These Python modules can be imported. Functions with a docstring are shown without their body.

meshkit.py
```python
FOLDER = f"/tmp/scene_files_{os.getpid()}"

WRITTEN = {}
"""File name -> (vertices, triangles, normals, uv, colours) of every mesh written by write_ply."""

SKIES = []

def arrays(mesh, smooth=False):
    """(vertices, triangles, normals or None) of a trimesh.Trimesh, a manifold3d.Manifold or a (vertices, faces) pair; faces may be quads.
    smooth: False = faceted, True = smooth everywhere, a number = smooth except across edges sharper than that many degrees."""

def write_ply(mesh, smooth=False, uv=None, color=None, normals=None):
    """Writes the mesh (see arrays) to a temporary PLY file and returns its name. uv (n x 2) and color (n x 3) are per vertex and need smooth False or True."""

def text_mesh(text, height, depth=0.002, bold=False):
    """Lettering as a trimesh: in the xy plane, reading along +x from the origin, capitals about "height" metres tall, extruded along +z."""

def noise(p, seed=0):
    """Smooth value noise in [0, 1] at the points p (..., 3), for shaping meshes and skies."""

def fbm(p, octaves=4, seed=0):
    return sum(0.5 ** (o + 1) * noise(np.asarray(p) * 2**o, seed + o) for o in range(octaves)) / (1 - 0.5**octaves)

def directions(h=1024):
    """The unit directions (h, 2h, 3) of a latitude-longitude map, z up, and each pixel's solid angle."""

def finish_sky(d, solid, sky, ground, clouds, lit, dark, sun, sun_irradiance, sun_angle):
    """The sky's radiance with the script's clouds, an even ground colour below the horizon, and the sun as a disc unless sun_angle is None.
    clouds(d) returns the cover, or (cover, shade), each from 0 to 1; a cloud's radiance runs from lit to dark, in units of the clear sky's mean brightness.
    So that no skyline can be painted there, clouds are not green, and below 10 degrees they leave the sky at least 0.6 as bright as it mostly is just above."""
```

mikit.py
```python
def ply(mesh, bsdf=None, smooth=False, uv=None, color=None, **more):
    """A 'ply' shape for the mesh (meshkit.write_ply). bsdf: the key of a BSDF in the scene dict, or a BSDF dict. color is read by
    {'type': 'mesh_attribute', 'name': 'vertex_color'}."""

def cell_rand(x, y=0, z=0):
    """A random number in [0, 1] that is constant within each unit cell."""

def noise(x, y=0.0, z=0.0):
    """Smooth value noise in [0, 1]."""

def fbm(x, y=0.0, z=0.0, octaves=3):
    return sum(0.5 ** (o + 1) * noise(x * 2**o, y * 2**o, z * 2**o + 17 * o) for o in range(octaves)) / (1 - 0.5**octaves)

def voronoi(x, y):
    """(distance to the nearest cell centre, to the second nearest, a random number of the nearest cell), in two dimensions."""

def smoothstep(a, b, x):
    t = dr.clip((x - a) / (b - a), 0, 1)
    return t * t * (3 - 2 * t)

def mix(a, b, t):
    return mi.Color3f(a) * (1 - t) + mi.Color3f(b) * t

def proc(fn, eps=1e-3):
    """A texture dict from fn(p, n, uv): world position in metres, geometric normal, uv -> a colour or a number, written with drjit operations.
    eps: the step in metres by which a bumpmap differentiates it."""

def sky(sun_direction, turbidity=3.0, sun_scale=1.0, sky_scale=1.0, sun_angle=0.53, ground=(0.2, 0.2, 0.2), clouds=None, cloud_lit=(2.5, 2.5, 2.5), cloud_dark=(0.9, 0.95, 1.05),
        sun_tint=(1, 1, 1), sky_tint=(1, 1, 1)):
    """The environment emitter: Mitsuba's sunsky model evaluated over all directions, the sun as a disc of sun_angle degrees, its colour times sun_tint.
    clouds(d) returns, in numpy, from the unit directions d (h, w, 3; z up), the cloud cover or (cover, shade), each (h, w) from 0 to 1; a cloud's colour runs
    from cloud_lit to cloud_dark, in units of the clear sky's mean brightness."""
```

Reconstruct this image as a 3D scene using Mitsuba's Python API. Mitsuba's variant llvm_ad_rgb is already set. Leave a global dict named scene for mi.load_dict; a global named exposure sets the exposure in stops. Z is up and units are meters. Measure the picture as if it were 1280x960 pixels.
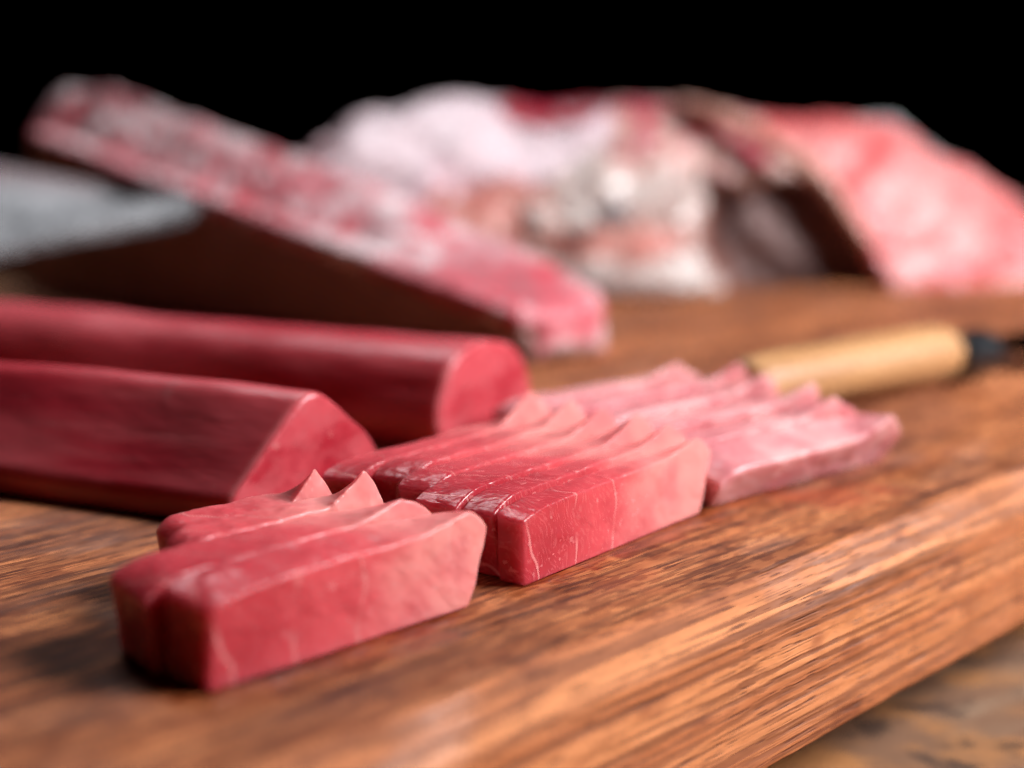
import math
import numpy as np
import trimesh
import mitsuba as mi
import drjit as dr
import mikit, meshkit
from mikit import proc, noise, fbm, smoothstep, mix, voronoi

T = mi.ScalarTransform4f
scene, labels = {}, {}

# ------------------------------------------------------------------ camera, lamp, exposure
PITCH = math.radians(9.648)
CAM = [0.0, 0.0, 0.143]
scene['camera'] = {
    'type': 'thinlens', 'fov': 2 * math.degrees(math.atan(640 / 2000.0)), 'fov_axis': 'x',
    'aperture_radius': 0.0082, 'focus_distance': 0.505, 'near_clip': 0.01, 'far_clip': 50.0,
    'to_world': T().look_at(origin=CAM, target=[0, math.cos(PITCH), 0.143 - math.sin(PITCH)], up=[0, 0, 1]),
}
exposure = 1.45
SSS = True
LAMP = np.array([1.46, 0.48, 1.0])


def softbox(name, pos, target, w, h, power, label):
    scene[name] = {'type': 'rectangle',
                   'to_world': T().look_at(origin=list(pos), target=list(target), up=[0, 0, 1]) @ T().scale([w / 2, h / 2, 1]),
                   'bsdf': {'type': 'diffuse', 'reflectance': {'type': 'rgb', 'value': [.8, .8, .8]}},
                   'emitter': {'type': 'area', 'radiance': {'type': 'rgb', 'value': power}}}
    labels[name] = {'label': label, 'category': 'lamp'}


softbox('softbox_lamp', LAMP, [0, .7, 0], .62, .62, [23, 23, 23.5], 'white square softbox lamp standing to the right of the board')

softbox('softbox_lamp_001', [-.55, 2.1, 2.0], [0, .7, 0], .9, .7, [3.3, 3.35, 3.5], 'wide softbox lamp hung high behind the carcass')

# ------------------------------------------------------------------ helpers
def entry(key, mesh, bsdf, smooth=True, uv=None, label=None, category=None, group=None, kind=None, **more):
    scene[key] = mikit.ply(mesh, bsdf, smooth=smooth, uv=uv, **more)
    describe(key, label, category, group, kind)
    return key


def describe(key, label=None, category=None, group=None, kind=None):
    d = {k: v for k, v in (('label', label), ('category', category), ('group', group), ('kind', kind)) if v}
    if d:
        labels[key] = d


def grid_loft(rings):
    """Closed loops (m, n, 3) joined into a closed surface; first and last loops must have shrunk to a point."""
    m, n, _ = rings.shape
    i, j = np.meshgrid(np.arange(m - 1), np.arange(n), indexing='ij')
    a, b = i * n + j, i * n + (j + 1) % n
    f = np.concatenate([np.stack([a, b, b + n], -1).reshape(-1, 3), np.stack([a, b + n, a + n], -1).reshape(-1, 3)])
    v = rings.reshape(-1, 3)
    mesh = trimesh.Trimesh(v, f, process=False)
    if mesh.volume < 0:
        f = f[:, ::-1]
    return v, f


def vertex_normals(v, f):
    n = np.zeros_like(v)
    fn = np.cross(v[f[:, 1]] - v[f[:, 0]], v[f[:, 2]] - v[f[:, 0]])
    for k in range(3):
        np.add.at(n, f[:, k], fn)
    return n / np.maximum(np.linalg.norm(n, axis=1, keepdims=True), 1e-12)


def rounded_loop(c, r, ne=10, nc=6):
    """Closed polyline through a polygon's corners c (k, 2), each rounded by r (k,)."""
    c = np.asarray(c, float)
    k, out = len(c), []
    r = np.broadcast_to(r, (k,))
    cut_in, cut_out = [], []
    for i in range(k):
        p, q, s = c[i - 1], c[i], c[(i + 1) % k]
        d0, d1 = np.linalg.norm(p - q), np.linalg.norm(s - q)
        cut_in.append(q + (p - q) / max(d0, 1e-9) * min(r[i], .45 * d0))
        cut_out.append(q + (s - q) / max(d1, 1e-9) * min(r[i], .45 * d1))
    for i in range(k):
        t = np.linspace(0, 1, nc)[:, None]
        out.append((1 - t) ** 2 * cut_in[i] + 2 * t * (1 - t) * c[i] + t ** 2 * cut_out[i])
        t = np.linspace(0, 1, ne + 2)[1:-1, None]
        out.append((1 - t) * cut_out[i] + t * cut_in[(i + 1) % k])
    return np.concatenate(out)


def end_spaced(length, n, r):
    """Positions from 0 to length, dense near both ends, and how far a rounding of radius r draws the outline in there."""
    a = r * (1 - np.cos(np.linspace(0, np.pi / 2, 8)))
    mid = np.linspace(r, length - r, n)
    x = np.concatenate([a[:-1], mid, (length - a[:-1])[::-1]])
    e = np.minimum(x, length - x)
    inset = np.where(e < r, r - np.sqrt(np.maximum(r * r - (r - np.minimum(e, r)) ** 2, 0)), 0)
    return x, inset


def shrink(loop, d):
    lo, hi = loop.min(0), loop.max(0)
    c = (lo + hi) / 2
    return c + (loop - c) * np.maximum(1 - 2 * d / np.maximum(hi - lo, 1e-6), 0)


CAPS = np.array([0.0, .15, .3, .45, .6, .75, .9])


def frame(angle):
    return np.array([math.sin(angle), math.cos(angle), 0.0]), np.array([-math.cos(angle), math.sin(angle), 0.0])


# ------------------------------------------------------------------ materials
def col(*c):
    return mi.Color3f(*c)


EDGE_A, EDGE_N = np.array([.6548, .7558]), np.array([.7558, -.6548])      # along the board's front edge, and outwards from it
EDGE_O = np.array([.034, .435])


def board_xy(p):
    x, y = p.x - float(EDGE_O[0]), p.y - float(EDGE_O[1])
    return x * float(EDGE_A[0]) + y * float(EDGE_A[1]), x * float(EDGE_N[0]) + y * float(EDGE_N[1])


def wood_grain(p):
    a, b = board_xy(p)
    z = p.z
    wob = (noise(a * 5, b * 9, z * 9) - .5) * .009 + (noise(a * 30 + 9, b * 40, z * 40) - .5) * .003
    q = b + wob
    band = fbm(a * 2.6, q * 110, z * 110 + 3, 3)
    fine = fbm(a * 13, q * 560, z * 560, 3)
    pore = noise(a * 130, q * 2000, z * 2000) * .6 + noise(a * 70 + 40, q * 1100 + 7, z * 1100) * .4
    return a, b, z, band, fine, pore


def wood_color(p, n, uv):
    a, b, z, band, fine, pore = wood_grain(p)
    top = smoothstep(-.003, -.0005, z) * smoothstep(0.003, -.004, b + (noise(a * 25, 3, 1) - .5) * .012)
    c = mix(col(.37, .115, .038), col(.53, .20, .074), smoothstep(.2, .8, band))
    c = mix(c, col(.20, .062, .022), smoothstep(.42, .62, fine) * .9)
    c = mix(c, col(.10, .028, .012), smoothstep(.62, .8, pore) * .8)
    # darkened, cut and washed working face; the worn edge stays pale
    dash = smoothstep(.44, .6, fbm(a * 130, b * 640, z * 640 + 5, 3))
    c = mix(c, c * col(.46, .32, .25), dash * (.12 + .6 * top))
    work = smoothstep(.3, .62, fbm(a * 14 + 5, b * 34, 2, 4))
    c = mix(c, c * col(.50, .43, .42), top * work * .72)
    blot = smoothstep(.58, .78, fbm(a * 45 + 2, b * 90 + 8, z * 90, 3))
    c = mix(c, c * col(.5, .38, .34), blot * .7)
    c = mix(c, c * col(.35, .28, .26), smoothstep(.0022, .0004, dr.abs(z + .0135 + (noise(a * 40, 7, 2) - .5) * .002)) * smoothstep(.3, .6, noise(a * 16, 4, 9)) * .8)
    # blood-tinted stains beside the sliced fish
    def stain(x, y, r):
        d = dr.sqrt(dr.square((p.x - x) / 1.6 - (p.y - y) * .2) + dr.square(p.y - y)) + (noise(p.x * 120, p.y * 120, 1) - .5) * .02
        return smoothstep(r, r * .3, d) * top
    c = mix(c, col(.36, .05, .018), stain(.122, .588, .022) * .4)
    c = mix(c, col(.36, .06, .02), stain(-.035, .42, .016) * .25)
    c = mix(c, col(.36, .06, .02), stain(.03, .475, .014) * .2)
    c = mix(c, c * col(.62, .42, .38), damp(p) * top * .8)
    grey = smoothstep(.62, .75, fbm(a * 20 + 31, b * 60 + 4, 7, 3)) * top
    return mix(c, col(.30, .24, .22), grey * .08)


def wood_bump(p, n, uv):
    a, b, z, band, fine, pore = wood_grain(p)
    return -smoothstep(.5, .85, pore) * .00022 - smoothstep(.45, .75, fine) * .00022 + fbm(a * 60, b * 160, z * 160, 2) * .0011


def damp(p):
    """1 where juice has run out along the front of the sliced blocks."""
    d = mi.Float(1)
    for (x0, y0), (x1, y1) in (((.004, .470), (.066, .558)), ((-.075, .379), (-.022, .439)), ((.073, .570), (.150, .645)), ((-.118, .548), (-.09, .538))):
        ex, ey = x1 - x0, y1 - y0
        k = dr.clip(((p.x - x0) * ex + (p.y - y0) * ey) / (ex * ex + ey * ey), 0, 1)
        d = dr.minimum(d, dr.sqrt(dr.square(p.x - x0 - k * ex) + dr.square(p.y - y0 - k * ey)))
    return smoothstep(.011, .002, d + (fbm(p.x * 110, p.y * 110, 4, 3) - .5) * .022)


def wood_rough(p, n, uv):
    a, b = board_xy(p)
    wet = smoothstep(.45, .65, fbm(a * 22 + 3, b * 40, 3, 3))
    return mi.Float(.78 - .25 * wet) * (1 - .62 * damp(p) * smoothstep(-.003, -.0005, p.z))


scene['board_wood'] = {'type': 'bumpmap', 'tex': proc(wood_bump, 2.5e-4), 'scale': 1.0, 'bsdf': {
    'type': 'principled', 'base_color': proc(wood_color), 'roughness': proc(wood_rough), 'specular': .3}}


def table_color(p, n, uv):
    w = fbm(p.x * 26, p.y * 26, 3, 4)
    w2 = fbm(p.x * 9 + p.y * 5, p.y * 30 - p.x * 22, 5, 4)
    c = mix(col(.17, .088, .05), col(.33, .145, .052), smoothstep(.35, .6, w))
    c = mix(c, col(.24, .155, .10), smoothstep(.52, .7, w2) * .7)
    return mix(c, col(.05, .03, .022), smoothstep(.58, .75, fbm(p.x * 50 + 9, p.y * 50, 1, 3)) * .8)


scene['table_stone'] = {'type': 'principled', 'base_color': proc(table_color), 'roughness': .6, 'specular': .4}


def decode(p, uv):
    """Distance along a slice, across it, and height, from the uv that its mesh carries."""
    t = uv.y - p.z
    return uv.x - .37 * (t - p.z), t, p.z


def sinew(s, t, z):
    q = (s + .18 * z) / .0215 + (noise(s * 22, t * 55, z * 45) - .5) * .7 + (noise(s * 90, t * 140, z * 120) - .5) * .2 + t * 9.0
    f = dr.abs(q - dr.floor(q) - .5)
    d = f * .0215
    w = smoothstep(.25, .75, noise(dr.floor(q) * 3.7, t * 70, z * 90 + s * 60))
    return smoothstep(.00065, .0001, d) * w


def fibre(s, t, z):
    warp = (noise(s * 120, t * 120, z * 120) - .5) * .006
    return fbm((s + z * .5 + warp) * 1500, (t + warp) * 420, (z - s * .35 + warp) * 420, 3)


def flesh_color(p, n, uv, pale=0.0):
    s, t, z = decode(p, uv)
    g = s + (fbm(s * 25, t * 40, z * 40, 3) - .5) * .05
    c = mix(col(.25, .008, .018), col(.64, .115, .125), smoothstep(-.006, .058, g))
    c = mix(c, col(.88, .49, .42), smoothstep(.045, .098, g))
    if pale:
        c = mix(c, mix(col(.62, .20, .23), col(.88, .56, .55), smoothstep(.3, .62, fbm(s * 60, t * 60, z * 60, 3))), pale)
    c = mix(c, c * col(.78, .55, .62), smoothstep(.42, .72, fbm(s * 55, t * 90, z * 60 + 4, 4)) * .75)
    c = mix(c, col(.88, .50, .46), smoothstep(.48, .75, fibre(s, t, z)) * .13)
    c = mix(c, col(.88, .62, .58), smoothstep(.74, .84, fbm(s * 420, t * 420, z * 420, 2)) * .3)
    return mix(c, col(.92, .62, .56), sinew(s, t, z) * .5)


def flesh_bump(p, n, uv):
    s, t, z = decode(p, uv)
    return fbm(s * 520, t * 520, z * 520, 2) * .00026 + fibre(s, t, z) * .00016 + fbm(s * 160, t * 160, z * 160, 2) * .0011


def flesh_rough(p, n, uv):
    s, t, z = decode(p, uv)
    return .15 + .2 * fbm(s * 400, t * 400, z * 400, 2)


def loin_color(p, n, uv):
    s, t, z = decode(p, uv)
    c = mix(col(.40, .022, .038), col(.56, .08, .098), smoothstep(.35, .65, fbm(s * 14, t * 60, z * 60, 4)))
    c = mix(c, col(.56, .15, .16), smoothstep(.42, .75, fbm(s * 22 + z * 40, t * 150, z * 150, 4)) * .4)
    c = mix(c, col(.74, .36, .36), smoothstep(.0045, .0025, s) * smoothstep(.0004, .0014, s) * smoothstep(.3, .7, noise(t * 90, z * 90, 2)) * .32)
    return mix(c, col(.66, .26, .25), smoothstep(.80, .86, fbm(s * 90, t * 150, z * 150 + 8, 2)) * .4)


def loin_bump(p, n, uv):
    s, t, z = decode(p, uv)
    return fbm(s * 130, t * 420, z * 420, 3) * .00018 + fbm(s * 50, t * 70, z * 70, 2) * .0004


def wet(color, rough, bump=None, opacity=.62, spec=.5, coat=.9):
    """Moist flesh: a wet surface over a translucent inside (the medium below)."""
    b = {'type': 'principled', 'base_color': color, 'roughness': rough, 'specular': spec, 'clearcoat': coat, 'clearcoat_gloss': .93}
    if bump:
        b = {'type': 'bumpmap', 'tex': proc(bump, 3e-4), 'scale': 1.0, 'bsdf': b}
    b = {'type': 'twosided', 'bsdf': b}
    return {'type': 'mask', 'opacity': opacity, 'bsdf': b} if SSS else b


scene['tuna_flesh'] = wet(proc(flesh_color), proc(flesh_rough), flesh_bump, .4)
scene['pale_tuna'] = wet(proc(lambda p, n, uv: flesh_color(p, n, uv, .8)), proc(flesh_rough), flesh_bump, .5)
scene['loin_flesh'] = wet(proc(loin_color), .36, loin_bump, .6, coat=.4)
scene['flesh_inside'] = {'type': 'homogeneous', 'sigma_t': 650.0, 'albedo': {'type': 'rgb', 'value': [.985, .22, .28]}}
scene['pale_inside'] = {'type': 'homogeneous', 'sigma_t': 480.0, 'albedo': {'type': 'rgb', 'value': [.975, .55, .58]}}
scene['loin_inside'] = {'type': 'homogeneous', 'sigma_t': 500.0, 'albedo': {'type': 'rgb', 'value': [.94, .08, .13]}}


def inside(key):
    return {'interior': {'type': 'ref', 'id': key}} if SSS else {}


# ------------------------------------------------------------------ the table and the board
BOARD_T = .061
BOARD_L0, BOARD_L1, BOARD_W = -.30, 1.75, .93
TABLE_Z = -.096
g = np.linspace(-1, 1, 61)
gx, gy = np.meshgrid(g * 2.2, g * 2.2 + 1.0, indexing='ij')
gz = TABLE_Z + (meshkit.fbm(np.stack([gx * 6, gy * 6, gx * 0], -1), 3, 3) - .5) * .002
iv = np.arange(61 * 61).reshape(61, 61)
entry('tabletop', (np.stack([gx, gy, gz], -1).reshape(-1, 3),
                   np.stack([iv[:-1, :-1], iv[1:, :-1], iv[1:, 1:], iv[:-1, 1:]], -1).reshape(-1, 4)), 'table_stone',
      label='mottled brown and orange tabletop under the wooden board', kind='structure')


def board_mesh():
    prof = np.array([[-BOARD_W, -BOARD_T], [-BOARD_W, -.001], [-.5, 0], [-.2, 0], [-.05, 0], [-.002, 0], [.0085, -.0125], [.0105, -.058], [.008, -BOARD_T], [-.03, -BOARD_T]])
    loop = rounded_loop(prof, [.01, .01, .01, .01, .01, .0022, .0025, .004, .003, .01], 12, 7)
    x, inset = end_spaced(BOARD_L1 - BOARD_L0, 620, .006)
    rings = []
    for xi, d in zip(x, inset):
        l2 = shrink(loop, d)
        rings.append(np.column_stack([np.full(len(l2), xi + BOARD_L0), l2]))
    first = [np.column_stack([np.full(len(loop), BOARD_L0), shrink(loop, .006) * [1, 1 - k] + [0, -BOARD_T / 2 * k]]) for k in (1.0, .6, .2)]
    last = [np.column_stack([np.full(len(loop), BOARD_L1), shrink(loop, .006) * [1, 1 - k] + [0, -BOARD_T / 2 * k]]) for k in (.2, .6, 1.0)]
    r = np.array(first + rings + last)
    v, f = grid_loft(r)
    q = v * [14, 60, 60]
    nrm = vertex_normals(v, f)
    edge = np.clip((v[:, 1] + .03) / .03, 0, 1)
    d = (meshkit.fbm(q, 3, 5) - .5) * .0022 * edge + (meshkit.fbm(v * [90, 160, 160], 3, 6) - .5) * .0008 * edge
    v = v + nrm * d[:, None]
    w = np.column_stack([EDGE_O[0] + v[:, 0] * EDGE_A[0] + v[:, 1] * EDGE_N[0], EDGE_O[1] + v[:, 0] * EDGE_A[1] + v[:, 1] * EDGE_N[1], v[:, 2]])
    m = trimesh.Trimesh(w, f, process=False)
    if m.volume < 0:
        f = f[:, ::-1]
    return w, f


entry('cutting_board', board_mesh(), 'board_wood', smooth=50, label='thick worn wooden cutting board with chamfered edge carrying all the fish', category='cutting board')
for k, a0 in enumerate((.1, 1.35)):
    bar = trimesh.creation.box([.07, .7, -TABLE_Z - BOARD_T - .0015])
    bar.apply_transform(trimesh.transformations.rotation_matrix(math.atan2(EDGE_A[1], EDGE_A[0]), [0, 0, 1]))
    c = EDGE_O + EDGE_A * a0 - EDGE_N * .5
    bar.apply_translation([c[0], c[1], (TABLE_Z - BOARD_T) / 2])
    entry('cutting_board__batten' + ('' if k == 0 else f'_{k:03d}'), bar, 'board_wood', smooth=False)


# ------------------------------------------------------------------ sliced blocks
def slice_mesh(origin, angle, t0, t1, s0, s1, zf, zb, lean=.15, tip=.005, left=(0, 0), right=(0, 0), taper=.85, seed=0, soff=0.0, lip=0.0, rnd=.0007, curve=0.0, z0=.0004, peak=.87, nose=.0045):
    """One slice: s runs along it, t across it, z up; the top's front edge at zf, its back edge at zb, the pale tip raised by tip."""
    D, N = frame(angle)
    L = s1 - s0
    x, inset = end_spaced(L, 110, .0012)

    def section(u):
        k = np.clip(min((u - peak + .17) / .17, (peak + .14 - u) / .14), 0, 1)
        k = k * (.8 + .2 * k)
        drop = np.clip((u - .9) / .1, 0, 1) ** 2
        off = nose * np.clip(1 - u / .12, 0, 1) ** 2
        f = zf * (1 - .04 * (1 - u) ** 2) - off + tip * k - drop * .004
        b = zb * (1 - .03 * (1 - u) ** 2) - off * .8 - tip * .12 * k - drop * .006 - .0012 * np.clip((u - .6) / .3, 0, 1)
        th = (t1 - t0) * (1 - (1 - taper) * u)
        o = curve * math.sin(math.pi * u)
        return np.array([[t0 + o, z0], [t0 + o + lean * f - lip, f], [t0 + o + th + lean * b, b], [t0 + o + th, z0]])

    rings, us = [], []
    r4 = [.0012, rnd * 1.5, rnd * .7, .0012]
    base0, base1 = shrink(rounded_loop(section(0), r4), .0012), shrink(rounded_loop(section(1), r4), .0012)
    for k in (1.0, *CAPS[::-1]):
        if k > 0:
            c = base0.mean(0)
            rings.append(c + (base0 - c) * (1 - k)); us.append(0.0)
    for xi, d in zip(x, inset):
        rings.append(shrink(rounded_loop(section(xi / L), r4), d)); us.append(xi / L)
    for k in (*CAPS, 1.0):
        if k > 0:
            c = base1.mean(0)
            rings.append(c + (base1 - c) * (1 - k)); us.append(1.0)
    rings, us = np.array(rings), np.array(us)[:, None]
    t, z = rings[..., 0], rings[..., 1]
    tm = t - t0
    s = s0 + L * us + (1 - us) * (left[0] * z + left[1] * tm) + us * (right[0] * z + right[1] * tm)
    v, f = grid_loft(np.stack([s, t, z], -1))
    nrm = vertex_normals(v, f)
    sd, bend = seed * 13.7, seed // 10
    lift = np.clip(v[:, 2:] / .006, 0, 1)
    st = v.copy()
    # the whole block bends together, so that its slices stay in touch; each keeps small cut ripples of its own
    warp = np.stack([meshkit.fbm(v * 32 + 9 * bend, 2, 50 + k + bend) - .5 for k in range(3)], -1) * [.003, .0016, .0016]
    d = (meshkit.fbm(v * 170 + sd, 3, seed + 1) - .5) * .0007 + (meshkit.noise(v * [150, 30, 30] + sd, seed + 2) - .5) * .0004
    edge = (meshkit.fbm(v[:, :1] * [120, 0, 0] + sd, 3, seed + 3) - .5) * .0012 * np.clip((v[:, 2] - .017) / .008, 0, 1)
    v = v + warp * lift + nrm * (d * np.clip(v[:, 2] / .004, .1, 1))[:, None]
    v[:, 2] += edge
    v[:, 2] = np.maximum(v[:, 2], .0003)
    uv = np.column_stack([st[:, 0] + soff + .37 * (st[:, 1] - v[:, 2]), st[:, 1] + v[:, 2]])
    w = np.asarray([origin[0], origin[1], 0]) + v[:, :1] * D + v[:, 1:2] * N + v[:, 2:] * [0, 0, 1]
    m = trimesh.Trimesh(w, f, process=False)
    if m.volume < 0:
        f = f[:, ::-1]
    return (w, f), uv


count = {}


def numbered(name):
    count[name] = count.get(name, -1) + 1
    return name if count[name] == 0 else f'{name}_{count[name]:03d}'


def fish_slice(group, label, bsdf='tuna_flesh', medium='flesh_inside', **a):
    mesh, uv = slice_mesh(**a)
    entry(numbered('fish_slice'), mesh, bsdf, smooth=True, uv=uv, label=label, category='fish slice', group=group, **inside(medium))


O2, A2 = (.004, .470), math.radians(35.2)
G2 = 'slices of the sharp middle block'
fish_slice(G2, 'front slice of the sharp middle block, its whole pink side facing the viewer', origin=O2, angle=A2, t0=0, t1=.0100, s0=0, s1=.110, zf=.0246, zb=.0252, lean=.02, tip=.0042, left=(-.06, 0), right=(.45, .3), peak=.88, nose=.0025, seed=1)
fish_slice(G2, 'second slice from the front of the sharp middle block, with glowing red end', origin=O2, angle=A2, t0=.0103, t1=.0225, s0=.003, s1=.118, zf=.0270, zb=.0262, lean=.06, tip=.0058, left=(-.2, 0), right=(.2, .3), seed=2)
fish_slice(G2, 'third slice from the front of the sharp middle block', origin=O2, angle=A2, t0=.0228, t1=.0395, s0=.001, s1=.119, zf=.0275, zb=.0265, lean=.08, tip=.0078, peak=.86, left=(-.2, 0), right=(.2, .3), seed=3)
fish_slice(G2, 'fourth slice from the front of the sharp middle block', origin=O2, angle=A2, t0=.0398, t1=.0545, s0=.012, s1=.119, zf=.0278, zb=.0266, lean=.10, tip=.0072, peak=.88, left=(-.2, 0), right=(.2, .3), seed=4)
fish_slice(G2, 'fifth slice from the front of the sharp middle block', origin=O2, angle=A2, t0=.0548, t1=.0720, s0=.021, s1=.121, zf=.0278, zb=.0262, lean=.12, tip=.0084, peak=.89, left=(-.2, 0), right=(.2, .3), seed=5)
fish_slice(G2, 'rear slice of the sharp middle block, its tip the tallest pale peak', origin=O2, angle=A2, t0=.0723, t1=.0890, s0=.014, s1=.131, zf=.0266, zb=.0250, lean=.14, tip=.0115, peak=.84, left=(-.2, 0), right=(.1, .3), seed=6)

O1, A1 = (-.075, .379), math.radians(41.5)
G1 = 'slices of the blurred nearest block'
fish_slice(G1, 'front slice of the blurred nearest block, broad pink side towards the viewer', origin=O1, angle=A1, t0=0, t1=.0190, s0=0, s1=.094, zf=.0258, zb=.0272, lean=.0, tip=.0035, left=(.05, 0), right=(.4, .35), peak=.9, nose=.003, seed=11)
fish_slice(G1, 'second slice of the blurred nearest block, with dark end at far left', origin=O1, angle=A1, t0=.0197, t1=.0440, s0=-.002, s1=.098, zf=.0262, zb=.0254, lean=.08, tip=.0045, peak=.86, left=(-.1, .25), right=(.2, .3), seed=12)
fish_slice(G1, 'third slice of the blurred nearest block, behind its two front slices', origin=O1, angle=A1, t0=.0445, t1=.0605, s0=.031, s1=.101, zf=.0255, zb=.0250, lean=.1, tip=.0085, left=(-.1, .2), right=(.2, .3), seed=13)
fish_slice(G1, 'rear slice of the blurred nearest block, with pointed pale peak', origin=O1, angle=A1, t0=.0610, t1=.0780, s0=.040, s1=.100, zf=.0240, zb=.0240, lean=.1, tip=.0095, left=(-.1, .2), right=(.0, .2), seed=14)

O3, A3 = (.073, .570), math.radians(45.7)
G3 = 'slices of the pale far block'
spec3 = [('front slice of the pale far block, lying tilted with a shaded underside', 0, .020, 0, .112, .0160, .0215),
         ('second slice from the front of the pale far block', .0205, .042, .004, .110, .0235, .0205),
         ('third slice from the front of the pale far block', .0425, .066, .006, .113, .0250, .0212),
         ('fourth slice from the front of the pale far block', .0665, .090, .010, .117, .0258, .0218),
         ('fifth slice from the front of the pale far block', .0905, .114, .012, .125, .0262, .0218),
         ('rear slice of the pale far block, nearest to the back of the board', .1145, .136, .014, .122, .0258, .0218)]
for i, (lab, ta, tb, sa, sb, zf, zb) in enumerate(spec3):
    fish_slice(G3, lab, 'pale_tuna', 'pale_inside', origin=O3, angle=A3, t0=ta, t1=tb, s0=sa, s1=sb, zf=zf, zb=zb, lean=-.35 if i else -.3, lip=.006 if i == 0 else .003, tip=.0075, peak=(.9, .8, .9, .85, .9, .8)[i], left=(-.3, .2), right=(.2, .3), taper=.8, seed=21 + i, soff=.045, rnd=.0022)


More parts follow.
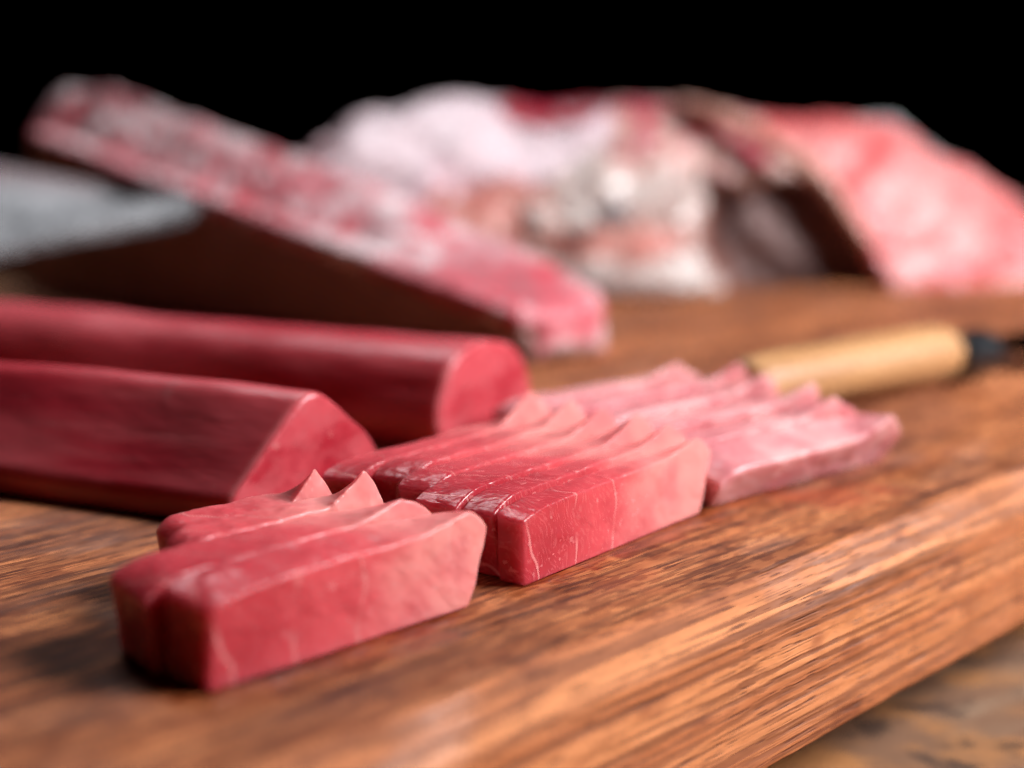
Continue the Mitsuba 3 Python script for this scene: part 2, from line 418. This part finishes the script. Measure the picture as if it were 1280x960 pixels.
# ------------------------------------------------------------------ whole loins
def loin_mesh(E, cut_angle, axis, length, section, seed, r=.004, amp=.004, grow=None):
    """A loin: the section's loop (w, z) lies along the cut direction, swept along the axis away from the cut end E."""
    D, _ = frame(cut_angle)
    A = np.array([axis[0], axis[1], 0]) / np.hypot(*axis)
    loop = rounded_loop(*section, 22, 12)
    x, inset = end_spaced(length, 110, r)
    rings, ls = [], []
    b0 = shrink(loop, r)
    c = b0.mean(0)
    for k in (1.0, .9, .75, .6, .45, .3, .15):
        rings.append(c + (b0 - c) * (1 - k)); ls.append(0)
    for xi, d in zip(x, inset):
        s = grow(xi / length) if grow else 1.0
        rings.append(shrink(loop, d) * s); ls.append(xi)
    b1 = shrink(loop, r) * (grow(1) if grow else 1)
    c = b1.mean(0)
    for k in (.15, .45, .75, 1.0):
        rings.append(c + (b1 - c) * (1 - k)); ls.append(length)
    rings, ls = np.array(rings), np.array(ls)[:, None]
    st = np.stack([np.broadcast_to(ls, rings.shape[:2]), rings[..., 0], rings[..., 1]], -1)
    v, f = grid_loft(st)
    w = np.array([E[0], E[1], 0]) + v[:, 1:2] * D + v[:, :1] * A + v[:, 2:] * [0, 0, 1]
    if trimesh.Trimesh(w, f, process=False).volume < 0:
        f = f[:, ::-1]
    nrm = vertex_normals(w, f)
    d = (meshkit.fbm(w * 14 + seed, 2, seed) - .5) * amp * 2 + (meshkit.fbm(v * [40, 110, 110] + seed, 3, seed + 1) - .5) * amp * .22
    w = w + nrm * (d * np.clip(w[:, 2] / .008, .1, 1))[:, None]
    w[:, 2] = np.maximum(w[:, 2], .0003)
    uv = np.column_stack([v[:, 0] + .37 * (v[:, 1] - w[:, 2]), v[:, 1] + w[:, 2]])
    return (w, f), uv


AX = (-.88, .47)
m, uv = loin_mesh((-.096, .538), math.radians(40), AX, .42,
                  (np.array([[0, .0005], [-.002, .010], [.033, .0425], [.042, .044], [.070, .022], [.078, .0005]]), [.003, .005, .004, .007, .009, .003]), 31, amp=.0034, r=.0025)
entry('fish_loin', m, 'loin_flesh', uv=uv, label='wedge shaped red fish loin nearest the viewer, its cut end beside the middle block', category='fish loin', group='whole red loins', **inside('loin_inside'))
m, uv = loin_mesh((-.030, .663), math.radians(33), AX, .50,
                  (np.array([[.004, .0005], [-.004, .014], [.008, .040], [.032, .047], [.060, .040], [.072, .016], [.068, .0005]]), [.004, .014, .016, .016, .016, .012, .004]), 37, amp=.0036, r=.003)
entry('fish_loin_001', m, 'loin_flesh', uv=uv, label='dark red rounded fish loin lying behind the nearer wedge shaped loin', category='fish loin', group='whole red loins', **inside('loin_inside'))

# a torn sliver of flesh standing on the near loin's ridge
a = np.linspace(0, 1, 14)
ring = np.linspace(0, 2 * np.pi, 9)[:-1]
rr = .0013 * np.sin(np.pi * np.clip(a, .04, .97)) ** .5
lw, ll = .0365 - .011 * a, .0600 - .010 * a + .004 * np.sin(3 * a)
path = np.column_stack([-.096 + .643 * lw - .882 * ll, .538 + .766 * lw + .471 * ll, .0432 - .0105 * a ** 1.5])
rings = path[:, None] + rr[:, None, None] * np.stack([np.cos(ring) * 1.6, np.sin(ring), .5 * np.sin(ring)], -1)[None]
entry('fish_loin__flesh_shred', grid_loft(rings), 'pale_flesh', label='small pale torn shred of flesh on the ridge')

# ------------------------------------------------------------------ the carcass pieces behind
def blotch(base, light, dark, k=40.0, red=None):
    def f(p, n, uv):
        a = fbm(p.x * k, p.y * k, p.z * k, 4)
        b = fbm(p.x * k * .6 + 7, p.y * k * .6, p.z * k * .6 + 3, 3)
        c = mix(col(*base), col(*light), smoothstep(.42, .62, a))
        c = mix(c, col(*dark), smoothstep(.55, .72, b))
        return c if red is None else mix(c, col(*red), smoothstep(.56, .66, fbm(p.x * 55 + 3, p.y * 55 + 9, p.z * 55, 3)))
    return proc(f)


def meat_bump(p, n, uv):
    return fbm(p.x * 120, p.y * 120, p.z * 120, 3) * .003


def moist(color, rough=.35, coat=.6):
    return {'type': 'twosided', 'bsdf': {'type': 'bumpmap', 'tex': proc(meat_bump), 'scale': 1.0, 'bsdf': {
        'type': 'principled', 'base_color': color, 'roughness': rough, 'specular': .5, 'clearcoat': coat, 'clearcoat_gloss': .85}}}


scene['pale_flesh'] = moist(blotch((.46, .20, .19), (.54, .36, .36), (.38, .13, .13)), .3)
scene['head_skin'] = moist(blotch((.58, .39, .43), (.64, .50, .53), (.50, .29, .31), 16), .28)
scene['bone_white'] = moist(blotch((.38, .27, .24), (.46, .39, .36), (.32, .17, .14), 35), .3)
scene['ridge_flesh'] = moist(blotch((.52, .17, .19), (.66, .50, .51), (.44, .07, .09), 38, red=(.50, .05, .07)), .5, .2)
scene['red_flesh'] = moist(blotch((.50, .085, .085), (.55, .19, .18), (.44, .05, .055), 26), .45, .3)
scene['deep_red_flesh'] = moist(blotch((.25, .01, .025), (.40, .03, .05), (.14, .01, .015), 40), .3)
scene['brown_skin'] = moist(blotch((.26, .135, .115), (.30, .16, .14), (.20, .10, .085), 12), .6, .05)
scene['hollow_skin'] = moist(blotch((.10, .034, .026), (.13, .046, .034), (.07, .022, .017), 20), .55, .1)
scene['tan_bone'] = moist(blotch((.44, .20, .15), (.52, .32, .25), (.30, .11, .08), 40), .35)
scene['shoulder_flesh'] = moist(blotch((.44, .22, .19), (.54, .38, .34), (.34, .13, .12), 34, red=(.30, .03, .05)), .4, .3)
scene['cut_red'] = moist(blotch((.46, .15, .12), (.54, .26, .22), (.34, .07, .06), 45), .4, .3)
def flap_color(p, n, uv):
    k = fbm(p.x * 22, p.y * 22, p.z * 40, 3)
    c = mix(col(.11, .115, .122), col(.23, .235, .245), smoothstep(.35, .65, k))
    return mix(c, col(.12, .07, .075), smoothstep(.086, .100, p.z + (k - .5) * .03))


scene['flap_skin'] = moist(proc(flap_color), .5, .15)
scene['silver_skin'] = moist(blotch((.19, .195, .205), (.34, .345, .35), (.06, .06, .065), 18), .45, .2)
scene['eye_grey'] = {'type': 'principled', 'base_color': {'type': 'rgb', 'value': [.16, .17, .18]}, 'roughness': .2, 'specular': .6}
BALL = trimesh.creation.icosphere(subdivisions=5)


def lump(center, radii, yaw=0, roll=0, seed=0, rough=.18, freq=1.6, power=2.0, base=None):
    """A fleshy lump: a noised superellipsoid, turned by roll about y, then by yaw about z (degrees), cut flat where it rests."""
    u = BALL.vertices
    u = u / (np.abs(u) ** power).sum(1, keepdims=True) ** (1 / power)
    k = 1 + (meshkit.fbm(BALL.vertices * freq + seed * 5.3, 3, seed) - .5) * 2 * rough + (meshkit.fbm(BALL.vertices * freq * 5 + seed, 2, seed + 1) - .5) * rough * .5
    v = u * k[:, None] * np.asarray(radii)
    m = trimesh.transformations.rotation_matrix(math.radians(yaw), [0, 0, 1]) @ trimesh.transformations.rotation_matrix(math.radians(roll), [0, 1, 0])
    v = v @ m[:3, :3].T + np.asarray(center)
    if base is not None:
        v[:, 2] = np.maximum(v[:, 2], base)
    return v, BALL.faces


# the long ridge-topped strip with its dark flat side, running away to the left
def strip_part(w0, w1, z_low, z_high, length, n, seed, amp, r, freq=30, narrow=lambda l: 1.0):
    """A bar along the strip: w across, between heights z_low(l) and z_high(l, k), k = 0 at the front and 1 at the back."""
    P, A, W = np.array([.009, .890]), np.array([-.707, .707]), np.array([.707, .707])
    x, inset = end_spaced(length, n, .012)
    rings, ls = [], []
    for xi, d in zip(x, inset):
        c = np.array([[w0, z_low(xi)], [w0, z_high(xi, 0)], [w0 + (w1 - w0) * narrow(xi) / 2, z_high(xi, .5) + .003], [w0 + (w1 - w0) * narrow(xi), z_high(xi, 1)], [w0 + (w1 - w0) * narrow(xi) + .005, z_low(xi)]])
        rings.append(shrink(rounded_loop(c, [.004, r, r * 2, r * 1.5, .004], 14, 8), d)); ls.append(xi)
    first, last = rings[0], rings[-1]
    for k in (.3, .7, 1.0):
        rings.insert(0, first.mean(0) + (first - first.mean(0)) * (1 - k)); ls.insert(0, 0)
        rings.append(last.mean(0) + (last - last.mean(0)) * (1 - k)); ls.append(length)
    rings, ls = np.array(rings), np.array(ls)[:, None]
    v = np.concatenate([P[0] + ls[..., None] * A[0] + rings[..., :1] * W[0], P[1] + ls[..., None] * A[1] + rings[..., :1] * W[1], rings[..., 1:]], -1)
    v, f = grid_loft(v)
    if trimesh.Trimesh(v, f, process=False).volume < 0:
        f = f[:, ::-1]
    nrm = vertex_normals(v, f)
    v = v + nrm * ((meshkit.fbm(v * freq + seed, 3, seed) - .5) * amp)[:, None]
    v[:, 2] = np.maximum(v[:, 2], .0004)
    return v, f


def front_top(l):
    return .029 + .18 * l


def back_top(l):
    return front_top(l) + float(np.interp(l, [0, .13, .27, .5, .58], [.008, .026, .034, .044, .030]))


describe('fish_rib_strip', 'long fish strip with fleshy pink ridge and smooth dark brown side, rising to the left', 'fish strip')
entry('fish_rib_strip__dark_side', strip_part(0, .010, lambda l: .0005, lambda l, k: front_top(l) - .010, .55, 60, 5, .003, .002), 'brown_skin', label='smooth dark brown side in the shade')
entry('fish_rib_strip__flesh_ridge', strip_part(.0105, .070, lambda l: .0005, lambda l, k: front_top(l) + (back_top(l) - front_top(l)) * k, .575, 160, 8, .009, .004, 30, lambda l: float(np.interp(l, [0, .2, .575], [1, .9, .55]))), 'ridge_flesh', label='pink and white fleshy ridge')
entry('fish_rib_strip__flesh_lip', strip_part(-.004, .014, lambda l: front_top(l) - .0095, lambda l, k: front_top(l) + .003 * k, .553, 160, 9, .005, .003), 'ridge_flesh')

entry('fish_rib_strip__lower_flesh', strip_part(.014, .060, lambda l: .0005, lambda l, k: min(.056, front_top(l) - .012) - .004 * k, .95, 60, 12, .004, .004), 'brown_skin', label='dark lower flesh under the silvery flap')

# the silvery flap of belly skin at the far left
u, w = np.meshgrid(np.linspace(0, 1, 60), np.linspace(0, 1, 40), indexing='ij')


def flap(off):
    x = -.215 - .40 * u - .02 * w
    y = 1.10 - .06 * u + .11 * w ** 1.3 - .02 * np.sin(3 * u) + off * .6
    top = .092 + .020 * np.sin(np.pi * np.clip(u * 1.1, 0, 1))
    low = .086 - .040 * np.minimum(u / .4, 1) ** .6
    z = low + (top - low) * w + .008 * np.sin(7 * u + 4 * w) - off - .006
    return np.stack([x, y, z], -1)


def sheet(top, bottom):
    m, n, _ = top.shape
    v = np.concatenate([top.reshape(-1, 3), bottom.reshape(-1, 3)])
    idx = np.arange(m * n).reshape(m, n)
    q = np.stack([idx[:-1, :-1], idx[1:, :-1], idx[1:, 1:], idx[:-1, 1:]], -1).reshape(-1, 4)
    rim = np.concatenate([idx[:, 0], idx[-1, 1:], idx[::-1, -1][1:], idx[0, ::-1][1:-1]])
    nx = np.roll(rim, -1)
    side = np.stack([rim, rim + m * n, nx + m * n, nx], -1)
    return v, np.concatenate([q, q[:, ::-1] + m * n, side])


entry('fish_rib_strip__belly_flap', sheet(flap(0), flap(.006)), 'flap_skin', smooth=50, label='silvery grey flap of belly skin at far left')

# the opened carcass: one ragged mass, the pale head piece at its left, the red flank at its right
HX = [-.235, -.215, -.191, -.177, -.136, -.095, -.047, .007, .041, .081, .129, .179, .214, .250, .293, .330, .368, .415, .462, .528, .60]
HZ = [.004, .070, .100, .114, .146, .157, .164, .155, .159, .161, .162, .155, .148, .146, .149, .144, .122, .092, .062, .024, .004]
nx, nf = 260, 130
cx, ph = np.meshgrid(np.linspace(-.235, .60, nx), np.linspace(0, 1, nf), indexing='ij')
H = np.interp(cx, HX, HZ) * .945
for _ in range(3):
    H[1:-1] = (H[:-2] + 2 * H[1:-1] + H[2:]) / 4
y0 = 1.38 + .2 * np.maximum(0, cx - .1)
th = np.pi * ph
dep = np.where(ph < .5, .120 - .02 * np.clip((cx - .3) / .2, 0, 1), .085)
cz = H * np.sin(th) ** .8
cy = y0 - dep * np.cos(th) * (1 - .25 * np.sin(th))
right_edge = np.interp(cz, [0, .01, .061, .099, .15, .2], [.312, .308, .276, .240, .205, .19])
wob = (meshkit.fbm(np.stack([cx * 26, cy * 26, cz * 26], -1), 3, 71) - .5)
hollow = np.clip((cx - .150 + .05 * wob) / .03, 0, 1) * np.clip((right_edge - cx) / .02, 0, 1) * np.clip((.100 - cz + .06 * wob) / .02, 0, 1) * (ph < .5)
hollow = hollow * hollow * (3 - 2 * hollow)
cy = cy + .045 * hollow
g3 = np.stack([cx, cy, cz], -1)
ci = np.arange(nx * nf).reshape(nx, nf)
CF = np.stack([ci[:-1, :-1], ci[1:, :-1], ci[1:, 1:], ci[:-1, 1:]], -1).reshape(-1, 4)
CF = np.concatenate([CF[:, [0, 1, 2]], CF[:, [0, 2, 3]]])
CV = g3.reshape(-1, 3)
cn = vertex_normals(CV, CF)
if cn[:, 2].mean() < 0:
    CF, cn = CF[:, ::-1], -cn
CV = CV + cn * ((meshkit.fbm(CV * [30, 34, 34], 3, 72) - .5) * .016 + (meshkit.fbm(CV * 95, 2, 73) - .5) * .003)[:, None]
CV[:, 2] = np.maximum(CV[:, 2], .0005)
fx, fz, fp, fh, fe, fw = (a.reshape(-1)[CF].mean(1) for a in (cx, cz, ph, hollow, right_edge, wob))
region = np.full(len(CF), 'crown', dtype=object)
region[(fz < .088 + .10 * fw) & (fx > -.055 + .10 * fw) & (fx < .16) & (fp < .5)] = 'cheek'
region[((fx + .005) / .040) ** 2 + ((fz - .064) / .024) ** 2 + 1.1 * fw < 1] = 'cut_face'
region[((fx - .085) / .060) ** 2 + ((fz - .040) / .013) ** 2 + 1.1 * fw < 1] = 'cut_face_001'
region[(fx > .055 + .12 * fw) & (fz > .092 + .08 * fw)] = 'shoulder'
region[(fx > .055) & (fp > .5)] = 'shoulder'
region[(((fx - .038) / .048) ** 2 + ((fz - .150) / .022) ** 2 + 2.0 * fw < 1) & (fp < .6)] = 'gill_flesh'
region[fh > .3] = 'hollow'
flank = fx > fe + .03 * fw
region[flank] = 'flank'
region[flank & (fp > .44 - .35 * np.clip((fx - .40) / .2, 0, 1) * 0 + .25 * fw) & (fx > .315 + .1 * fw)] = 'flank_skin'


for name in ('cut_face', 'cut_face_001', 'gill_flesh', 'hollow', 'flank', 'shoulder', 'flank_skin', 'crown', 'cheek'):
    ids = np.nonzero(region == name)[0]
    pairs = trimesh.graph.face_adjacency(CF[ids])
    groups = trimesh.graph.connected_components(pairs, nodes=np.arange(len(ids)), min_len=1)
    for g_ in sorted(groups, key=len)[:-1]:
        at = CV[CF[ids[g_]]].mean((0, 1))
        other = np.nonzero(region != name)[0]
        near = other[np.argmin(((CV[CF[other]].mean(1) - at) ** 2).sum(1))]
        region[ids[g_]] = region[near]


def region_part(key, name, bsdf, label=None):
    f = CF[np.isin(region, [name])]
    used, inv = np.unique(f, return_inverse=True)
    entry(key, (CV[used], inv.reshape(f.shape)), bsdf, label=label)


describe('head_piece', 'pale pinkish white fish head piece behind the ridged strip', 'fish head')
region_part('head_piece__crown', 'crown', 'head_skin', 'broad pale pink crown')
region_part('head_piece__cheek', 'cheek', 'bone_white', 'cream white cheek and jaw')
region_part('head_piece__cut_face', 'cut_face', 'cut_red', 'reddish brown cut patches')
region_part('head_piece__cut_face_001', 'cut_face_001', 'cut_red')
region_part('head_piece__gill_flesh', 'gill_flesh', 'deep_red_flesh', 'dark red gill flesh')
entry('head_piece__jaw', lump((.100, 1.240, .0125), (.056, .03, .013), seed=9, rough=.2, base=.001), 'bone_white', label='whitish jaw edge on the board')
entry('head_piece__bone_knob', lump((.021, 1.245, .058), (.017, .014, .015), seed=13, rough=.25), 'bone_white', label='small white bone knob')
entry('head_piece__eye', lump((.078, 1.252, .064), (.014, .009, .008), seed=15, rough=.1), 'eye_grey', label='dull grey eye')
describe('carcass', 'opened fish carcass at right with hollow dark belly and bright red flank', 'fish carcass')
region_part('carcass__shoulder', 'shoulder', 'shoulder_flesh', 'pinkish tan shoulder')
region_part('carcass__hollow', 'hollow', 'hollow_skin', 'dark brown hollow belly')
region_part('carcass__flank', 'flank', 'red_flesh', 'bright pinkish red flank')
region_part('carcass__flank_skin', 'flank_skin', 'silver_skin', 'silvery skin along the upper right edge')
pts = np.array([[.135, 1.345, .150], [.165, 1.330, .142], [.195, 1.315, .128], [.222, 1.300, .110], [.245, 1.290, .092], [.268, 1.290, .066], [.292, 1.300, .034]])
tt = np.linspace(0, len(pts) - 1, 70)
cp = np.column_stack([np.interp(tt, np.arange(len(pts)), pts[:, k]) for k in range(3)])
for _ in range(6):
    cp[1:-1] = (cp[:-2] + 2 * cp[1:-1] + cp[2:]) / 4
tan = np.gradient(cp, axis=0); tan /= np.linalg.norm(tan, axis=1, keepdims=True)
sid = np.cross(tan, [0, 1, 0]); sid /= np.linalg.norm(sid, axis=1, keepdims=True)
ring = np.linspace(0, 2 * np.pi, 21)[:-1]
rad = np.interp(tt, [0, 1, 4, 6], [.005, .008, .007, .005]); rad[0] = rad[-1] = 1e-5
rings = cp[:, None] + rad[:, None, None] * (np.cos(ring)[None, :, None] * sid[:, None] + 1.8 * np.sin(ring)[None, :, None] * np.array([0, 1, 0]))
v, f = grid_loft(rings)
if trimesh.Trimesh(v, f, process=False).volume < 0:
    f = f[:, ::-1]
v = v + vertex_normals(v, f) * ((meshkit.fbm(v * 60, 3, 4) - .5) * .008)[:, None]
entry('carcass__bone_ridge', (v, f), 'tan_bone', label='orange tan bony ridge curving over the hollow')
# ------------------------------------------------------------------ the knife
def handle_color(p, n, uv):
    a = p.x * .729 + p.y * .684
    b = -p.x * .684 + p.y * .729
    gr = fbm(a * 12, b * 260, p.z * 260, 3)
    c = mix(col(.34, .16, .06), col(.46, .245, .105), smoothstep(.35, .65, gr))
    return mix(c, col(.40, .19, .06), smoothstep(.6, .8, fbm(a * 40, b * 200, p.z * 200, 2)) * .5)


scene['handle_wood'] = {'type': 'principled', 'base_color': proc(handle_color), 'roughness': .5, 'specular': .4}
scene['black_horn'] = {'type': 'principled', 'base_color': {'type': 'rgb', 'value': [.006, .007, .009]}, 'roughness': .3, 'specular': .5}
scene['blade_steel'] = {'type': 'roughconductor', 'material': 'Cr', 'alpha': .18}
KD, KO = np.array([.729, .684, 0]), np.array([.2305, .848, .0165])


def turned(profile, squash=.88, n=28, drop=(0, 0, 0)):
    """A turned part on the knife's axis: profile of (distance along it, radius)."""
    side, ring = np.array([-.684, .729, 0]), np.linspace(0, 2 * np.pi, n + 1)[:-1]
    pr = np.array(profile)
    return grid_loft(np.array([KO + np.array(drop) + KD * a + r * (np.cos(ring)[:, None] * side + squash * np.sin(ring)[:, None] * np.array([0, 0, 1])) for a, r in pr]))


def oriented(vf):
    v, f = vf
    return (v, f) if trimesh.Trimesh(v, f, process=False).volume > 0 else (v, f[:, ::-1])


describe('kitchen_knife', 'knife with pale wooden handle lying on the board behind the pale far block', 'knife')
entry('kitchen_knife__handle', oriented(turned([(-.17, 0), (-.17, .010), (-.168, .0135), (-.163, .0158), (-.14, .017), (-.10, .0165), (-.05, .0172), (-.02, .0172), (-.006, .0163), (-.001, .0145), (0, .012), (0, 0)])), 'handle_wood', smooth=40, label='pale yellowish wooden handle')
entry('kitchen_knife__ferrule', oriented(turned([(.0005, 0), (.0005, .0115), (.004, .0150), (.014, .0152), (.018, .0135), (.022, .0148), (.034, .0146), (.037, .010), (.037, 0)], drop=(.001, -.004, -.003))), 'black_horn', smooth=40, label='glossy black ferrule')
bl = np.array([[.038, -.006], [.060, -.008], [.066, -.020], [.27, -.020], [.34, .006], [.25, .012], [.06, .010], [.038, .006]])
from shapely.geometry import Polygon
blade = trimesh.creation.extrude_polygon(Polygon(bl), .0022, engine='earcut')
blade.apply_translation([0, 0, -.0011])
mt = np.eye(4); mt[:3, 0], mt[:3, 1], mt[:3, 2], mt[:3, 3] = KD, [-.684 * .94, .729 * .94, .34], np.cross(KD, [-.684 * .94, .729 * .94, .34]), KO + np.array([.001, -.004, -.003])
blade.apply_transform(mt)
entry('kitchen_knife__blade', blade, 'blade_steel', smooth=False, label='bare steel blade leading out of the picture')
